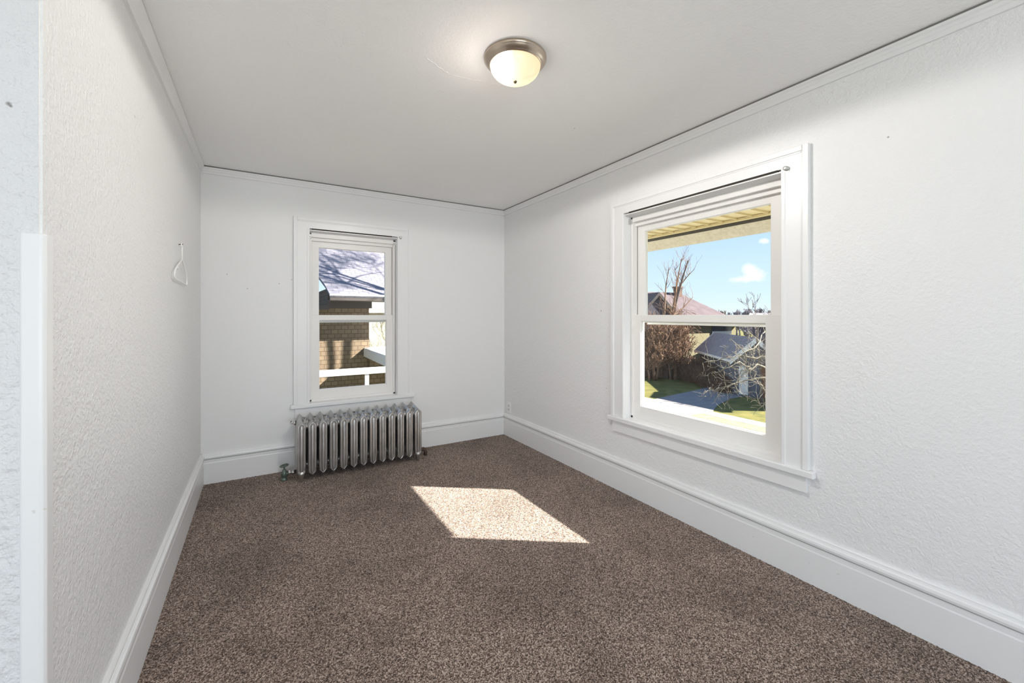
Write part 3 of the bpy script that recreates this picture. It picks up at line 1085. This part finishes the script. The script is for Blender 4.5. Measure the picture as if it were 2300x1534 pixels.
p1 = roof_pt(712, 616); p2 = roof_pt(730, 640)
top = 17.5
b.poly([(1.335, EY, EZ), (6.0, EY, EZ), (6.0, top, EZ + SL * (top - EY)), (-4, top, EZ + SL * (top - EY)), (-4, 12.2, EZ + SL * (12.2 - EY)), p1, p2], (0, 0, -.06))
rf = fix_normals(b.build('roof', M['nb_roof'], nb))
b = MB().box((1.335, EY - .02, EZ - .03), (6.0, EY + .01, EZ + .012))
b.build('gutter_lip', M['white_out'], nb)
b = MB().box((1.345, EY + .01, EZ - .135), (6.0, EY + .06, EZ - .03))
b.box((1.36, EY + .03, EZ - .135), (6.0, NY + .1, EZ - .12))
b.box((1.38, NY - .1, EZ - .135), (2.42, NY, EZ - .30))
b.build('eave_board', M['dark_out'], nb)
# its little side porch roof
b = MB()
b.poly([(2.25, 11.2, .47), (2.20, 8.1, .47), (6, 8.1, .30), (6, 11.2, .62)], (0, 0, -.04))
fix_normals(b.build('porch_roof', M['white_out'], nb))
MB().poly([(2.24, 11.2, .43), (2.19, 8.1, .43), (2.19, 8.1, .24), (2.24, 11.2, .26)], (.04, 0, 0)).build('porch_fascia', M['white_out'], nb)
MB().box((2.37, 10.93, G), (6, 11.03, .44)).build('porch_wall', M['nb_wall'], nb)

# pale house further off behind it
h2 = gable_house('pale_house', 'pale cream house glimpsed past the corner of the brown shingled house', (4.0, 21, G), (13, 21, G), (0, 8, 0), 4.55, 6.3, M['pale_wall'], M['pale_wall'], over=.3, trim_m=M['white_out'])
tree((4.6, 17.0, G), 'pale slender tree in front of the cream house, seen through the small window', [(0, 0, (.01, 0, 1), 3.4, .07, 3)], 21, M['bark_light'], per=2, minr=.006)

# porch railing
rl = empty('porch_railing', (.8, 6, -.6), label='white wooden porch railing just outside the small window', cat='railing')
MB().box((-3.5, 5.95, .487), (2.6, 6.04, .567), .004).build('top_rail', M['white_out'], rl)
MB().box((-3.5, 5.97, -.45), (2.6, 6.02, -.40)).build('bottom_rail', M['white_out'], rl)
for i in range(5):
    x = 1.235 - 1.05 * i + 1.05
    MB().box((x, 5.972, -.62), (x + .052, 6.018, .49)).build('baluster', M['white_out'], rl)
tag(MB().box((-3.6, D + TH, -.70), (2.65, 6.1, -.61)).build('porch_roof_deck', M['grey_roof']), kind='structure')

# bare trees between the houses; their shadows fall on the neighbour
tree((5.65, 7.9, G), 'tall bare tree in the side yard right of the small window',
     [(0, 0, (.01, .0, 1), 12.0, .085, 4), (.21, .05, (.012, .03, 1), 12.6, .07, 4), (.42, -.1, (.045, -.02, 1), 11.5, .06, 4)],
     5, M['bark'], per=5, minr=.005, bl=.17, first=5)

# ------------------------------------------------------------------ right hand view
# main house across the yard
A = W(1500, 708, 33); B = W(1652, 708, 36)
back = (B - A).cross(Vector((0, 0, 1))).normalized() * -9
if back.dot(ray(1550, 708)) < 0:
    back = -back
hs = gable_house('large_house', 'yellow sided house with weathered pink roof and chimney beyond the garage', A, B, back, 3.8, 6.25, M['yellow_wall'], M['pink_roof'], over=.45, hip=.26, trim_m=M['white_out'])
A2, B2 = A.copy(), B.copy()
f = -back.normalized() * .05


def onfront(t, z):
    p = A2.lerp(B2, t)
    return Vector((p.x, p.y, G + z)) + f


for t0, t1, z0, z1 in ((.62, .92, 2.7, 3.4), (.08, .2, 1.4, 2.6)):
    part_on(hs, 'window', M['win_dark'], [onfront(t0, z0), onfront(t1, z0), onfront(t1, z1), onfront(t0, z1)], f)
chb = A.lerp(B, .66) + back * .44
MB().box((chb.x - .27, chb.y - .27, G + 5.4), (chb.x + .27, chb.y + .27, G + 6.85)).box((chb.x - .33, chb.y - .33, G + 6.8), (chb.x + .33, chb.y + .33, G + 6.95)).build('chimney', M['brick'], hs)
# slate gabled house in front-left
ga = W(1440, 708, 31); gb = W(1516, 708, 31.5)
gv = (gb - ga).cross(Vector((0, 0, 1))).normalized() * 1.9
if gv.dot(ray(1480, 708)) < 0:
    gv = -gv
gable_house('grey_gabled_house', 'slate grey gabled house at the left edge of the large window view', ga, gb, gv, 4.4, 5.85, M['slate_wall'], M['pink_roof'], over=.25, trim_m=M['dark_out'], ridge_along=False)

# garage
g1 = W(1650, 708, 22.5); g2 = W(1745, 708, 21.0)
gd = W(1572, 708, 28.5) - g1
gd.z = 0
gr_ = gable_house('garage', 'low garage with grey shingle roof and white gable trim by the driveway', g1, g2, gd, 2.05, 2.98, M['lilac_wall'], M['grey_roof'], over=.3, trim_m=M['white_out'], ridge_along=False)
fr = (g2 - g1)
fn_ = Vector((fr.y, -fr.x, 0)).normalized()
if fn_.dot(ray(1690, 708)) > 0:
    fn_ = -fn_


def onfr(t, z):
    p = g1.lerp(g2, t)
    return Vector((p.x, p.y, G + z)) + fn_ * .02


part_on(gr_, 'door', M['orange_door'], [onfr(.66, .05), onfr(.95, .05), onfr(.95, 1.75), onfr(.66, 1.75)], fn_ * .04)
part_on(gr_, 'sunlit_patch_panel', M['white_out'], [onfr(.12, .1), onfr(.34, .1), onfr(.34, 1.6), onfr(.12, 1.6)], fn_ * .04)  # white slab painted in for the sunlit patch on the gable wall

# unseen house added right of view to throw the long lawn shadow
gable_house('shadow_house', 'unseen brown walled house added beyond the lawn to cast its shadow', (23.0, 7.6, G), (23.0, 11.2, G), (4.6, 0, 0), 4.3, 5.2, M['brick'], M['grey_roof'], over=.35, trim_m=M['white_out'])
evg = empty('shadow_evergreen', (31, 10.8, G), label='unseen dark evergreen added beside the brown walled house to shade the lawn', cat='tree')  # unseen evergreen, added to carry the lawn shade further
mb = MB()
rg_ = random.Random(8)
for k in range(9):
    z_ = .9 + k * .8
    rad_ = 2.2 * (1 - k / 10.5)
    mb.lathe([(rad_, -.5), (rad_ * .95, -.3), (rad_ * .45, .45), (.05, .9)], (31 + rg_.uniform(-.1, .1), 10.8 + rg_.uniform(-.1, .1), G + z_), (0, 0, 1), 14)
mb.build('foliage', mat('dark_evergreen_needles', (.03, .05, .025), .9), evg)
MB().tube([(31, 10.8, G - .05), (31, 10.8, G + 1.2)], .16, 10).build('trunk', M['bark'], evg)
# dark roofed house by the right edge
k1 = W(1690, 708, 29); k2 = W(1760, 708, 28)
kv = (k2 - k1).cross(Vector((0, 0, 1))).normalized() * 7
if kv.dot(ray(1700, 708)) < 0:
    kv = -kv
gable_house('blue_grey_house', 'blue grey house with dark roof behind the garage at the right edge', k1, k2, kv, 3.7, 4.3, M['lilac_wall'], M['grey_roof'], over=.6, trim_m=M['white_out'])

# yard trees
bt = W(1497, 849, 28.6); bt.z = G
rdir = Vector((math.cos(YAW), -math.sin(YAW), 0))
def ld(k): return (rdir.x * k, rdir.y * k, 1)
yt = empty('bare_tree', tuple(bt), label='tall bare tree with a dark trunk on the sunny lawn', cat='tree')
rnd = random.Random(77)
tr, cr = MB(), MB()
stems = [([(1497, 851), (1499, 800), (1503, 750), (1511, 706), (1521, 668), (1529, 640), (1537, 612), (1546, 585)], .19, .03),
         ([(1503, 750), (1511, 700), (1518, 655), (1525, 612), (1531, 580)], .10, .02),
         ([(1500, 775), (1492, 730), (1493, 685), (1496, 640), (1503, 600)], .09, .02),
         ([(1511, 706), (1534, 692), (1556, 668)], .06, .02),
         ([(1529, 640), (1543, 622), (1560, 604)], .04, .015),
         ([(1518, 655), (1520, 625), (1514, 598)], .04, .015)]
for k, (lst, ra, rb2) in enumerate(stems):
    pts = [W(u, v, 28.6 + .4 * math.sin(k * 2 + i * .5)) for i, (u, v) in enumerate(lst)]
    if k == 0:
        pts[0].z = G - .1
    rr = [ra + (rb2 - ra) * (i / (len(pts) - 1)) for i in range(len(pts))]
    (tr if k == 0 else cr).tube(pts, rr, 8, cap=False)
    for i in range(1, len(pts)):
        hi = lst[i][1] < 700
        for j in range(5 if hi else 7):
            base = pts[i - 1].lerp(pts[i], rnd.random())
            if hi:
                nd = Vector((rnd.uniform(-.8, .8), rnd.uniform(-.8, .8), rnd.uniform(.6, 1.6)))
                branch(cr, base, nd, rnd.uniform(.4, .9), .016, 1, rnd, 4, .4, .2, 2, .7, .007, .2)
            else:
                nd = Vector((rnd.uniform(-1, 1), rnd.uniform(-1, 1), rnd.uniform(-.3, .8)))
                branch(cr, base, nd, rnd.uniform(.9, 1.6), .03, 2, rnd, 4, .5, -.25, 3, .65, .009, .25)
tr.build('trunk', M['bark'], yt)
cr.build('branches', M['twig'], yt)
bt2 = W(1506, 848, 28.2); bt2.z = G
tree(tuple(bt2), 'slim pale trunked bare tree beside the dark trunk on the lawn', [(0, 0, ld(.01), 3.6, .07, 3)], 41, M['bark_light'], per=3, bl=.33, minr=.014, m2=M['twig'])
for i, (u, dpt, hh, sd) in enumerate(((1470, 27.6, 3.3, 1), (1517, 28.0, 3.1, 3))):
    bs = W(u, 800, dpt); bs.z = G
    tree(tuple(bs), ['reddish bare tree at the left edge of the large window view', 'low reddish bare tree just left of the yellow wall'][i],
         [(0, 0, ld(.05 * (i - 1)), hh, .10, 3), (.35, .1, ld(.1), hh * .9, .07, 3), (-.35, .1, ld(-.1), hh * .85, .07, 3)], 50 + sd, M['twig'], per=5, bl=.30, minr=.013)


def shrub(u, dpt, wdt, hgt, cnt, label, seed, m, group=None):
    rnd = random.Random(seed)
    c = W(u, 800, dpt); c.z = G
    mb = MB()
    for i in range(cnt):
        an = rnd.uniform(0, 2 * PI); rr = wdt * math.sqrt(rnd.random()) * .5
        p = c + Vector((math.cos(an) * rr, math.sin(an) * rr, 0))
        hh = hgt * (1 - .5 * (2 * rr / wdt) ** 2) * rnd.uniform(.6, 1.0)
        q1 = p + Vector((rnd.uniform(-.25, .25), rnd.uniform(-.25, .25), hh * .55))
        q2 = q1 + Vector((rnd.uniform(-.35, .35), rnd.uniform(-.35, .35), hh * .45))
        mb.tube([p, q1, q2], [.016, .011, .006], 3, cap=False)
        for k in range(3):
            a_ = q1.lerp(q2, rnd.random())
            mb.tube([a_, a_ + Vector((rnd.uniform(-.25, .25), rnd.uniform(-.25, .25), rnd.uniform(0, .25)))], [.009, .005], 3, cap=False)
    return tag(mb.build('shrub', m, origin=tuple(c)), label=label, cat='shrub', group=group)


shl = ['dense brown shrub left of the tree trunk on the lawn edge', 'brown leafless shrub right behind the dark tree trunk', 'reddish brown shrub in the middle of the hedge row before the yellow wall',
       'wide brown shrub at the left front corner of the garage', 'dark brown shrub against the long garage wall', 'low brown shrub nearest the driveway by the garage']
for i, (u, dpt, wd_, hg_, cnt) in enumerate(((1470, 30.0, 3.2, 1.9, 700), (1520, 29.5, 2.6, 1.6, 600), (1553, 28.8, 2.6, 1.5, 600), (1580, 27.2, 2.6, 1.7, 600), (1612, 25.2, 2.2, 1.6, 500), (1640, 23.6, 1.8, 1.2, 400))):
    shrub(u, dpt, wd_, hg_, cnt, shl[i], 70 + i, M['twig'], 'leafless shrubs along the hedge')

# big tree close to the right edge, sunlit crooked branches reach into view
fb_ = W(1790, 900, 9.5); fb_.z = G
rnd = random.Random(12)
ft = empty('bare_tree', tuple(fb_), label='crooked pale branched tree nearest the large window, reaching in from the right', cat='tree')
tr, cr = MB(), MB()
tr.tube([fb_ + Vector((0, 0, -.1)), fb_ + Vector((.05, .03, 1.2)), W(1795, 760, 9.5), W(1800, 650, 9.7)], [.16, .13, .11, .06], 9)
limbs = [[(1795, 800), (1752, 770), (1722, 745), (1700, 775), (1672, 790), (1640, 760)],
         [(1793, 850), (1740, 835), (1700, 820), (1668, 835), (1650, 865), (1668, 885)],
         [(1793, 820), (1745, 815), (1715, 800), (1690, 830), (1662, 815), (1630, 828), (1598, 838)],
         [(1790, 900), (1755, 890), (1722, 880), (1705, 862)],
         [(1793, 870), (1738, 850), (1690, 850), (1640, 868), (1612, 872), (1590, 878)],
         [(1792, 930), (1755, 915), (1725, 900), (1706, 905)],
         [(1790, 780), (1740, 790), (1702, 805), (1668, 800), (1620, 805), (1578, 815)]]
for i, lb in enumerate(limbs):
    pts = [W(u, v, 9.3 - .12 * k + rnd.uniform(-.3, .3)) for k, (u, v) in enumerate(lb)]
    sm = []
    for a_, b2 in zip(pts[:-1], pts[1:]):
        for t in (0, .33, .66):
            sm.append(a_.lerp(b2, t) + Vector([rnd.uniform(-.03, .03) for _ in range(3)]))
    sm.append(pts[-1])
    rr = [.022 * (1 - .8 * k / len(sm)) for k in range(len(sm))]
    cr.tube(sm, rr, 6)
    for k in range(3, len(sm)):
        for j in range(3):
            if rnd.random() < .7:
                nd = Vector((rnd.uniform(-1, 1), rnd.uniform(-1, 1), rnd.uniform(-.9, .9)))
                branch(cr, sm[k], nd, rnd.uniform(.18, .42), max(rr[k] * .5, .005), 1, rnd, 5, .6, -.1, 2, .7, .0028, .5)
tr.build('trunk', M['bark_light'], ft)
cr.build('branches', M['bark_light'], ft)

# distant trees on the skyline
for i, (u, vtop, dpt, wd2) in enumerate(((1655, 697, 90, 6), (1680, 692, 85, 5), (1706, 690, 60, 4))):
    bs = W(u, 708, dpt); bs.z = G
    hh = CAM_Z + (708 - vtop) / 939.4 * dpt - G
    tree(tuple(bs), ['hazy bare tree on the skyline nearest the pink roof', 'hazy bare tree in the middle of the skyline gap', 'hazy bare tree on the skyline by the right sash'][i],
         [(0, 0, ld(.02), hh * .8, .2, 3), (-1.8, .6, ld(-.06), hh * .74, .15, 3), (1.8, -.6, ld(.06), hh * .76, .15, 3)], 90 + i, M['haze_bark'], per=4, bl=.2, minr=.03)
bs = W(1712, 800, 20); bs.z = G
tree(tuple(bs), 'thin bare tree whose top twigs rise over the garage ridge', [(0, 0, ld(-.06), 4.4, .07, 2)], 101, M['bark'], per=2, bl=.2, minr=.01)
bs = W(1632, 800, 45); bs.z = G
tree(tuple(bs), 'dark bushy tree top behind the right end of the pink roof', [(0, 0, ld(-.05), 4.2, .15, 2)], 111, M['bark'], per=5, bl=.16, minr=.025)
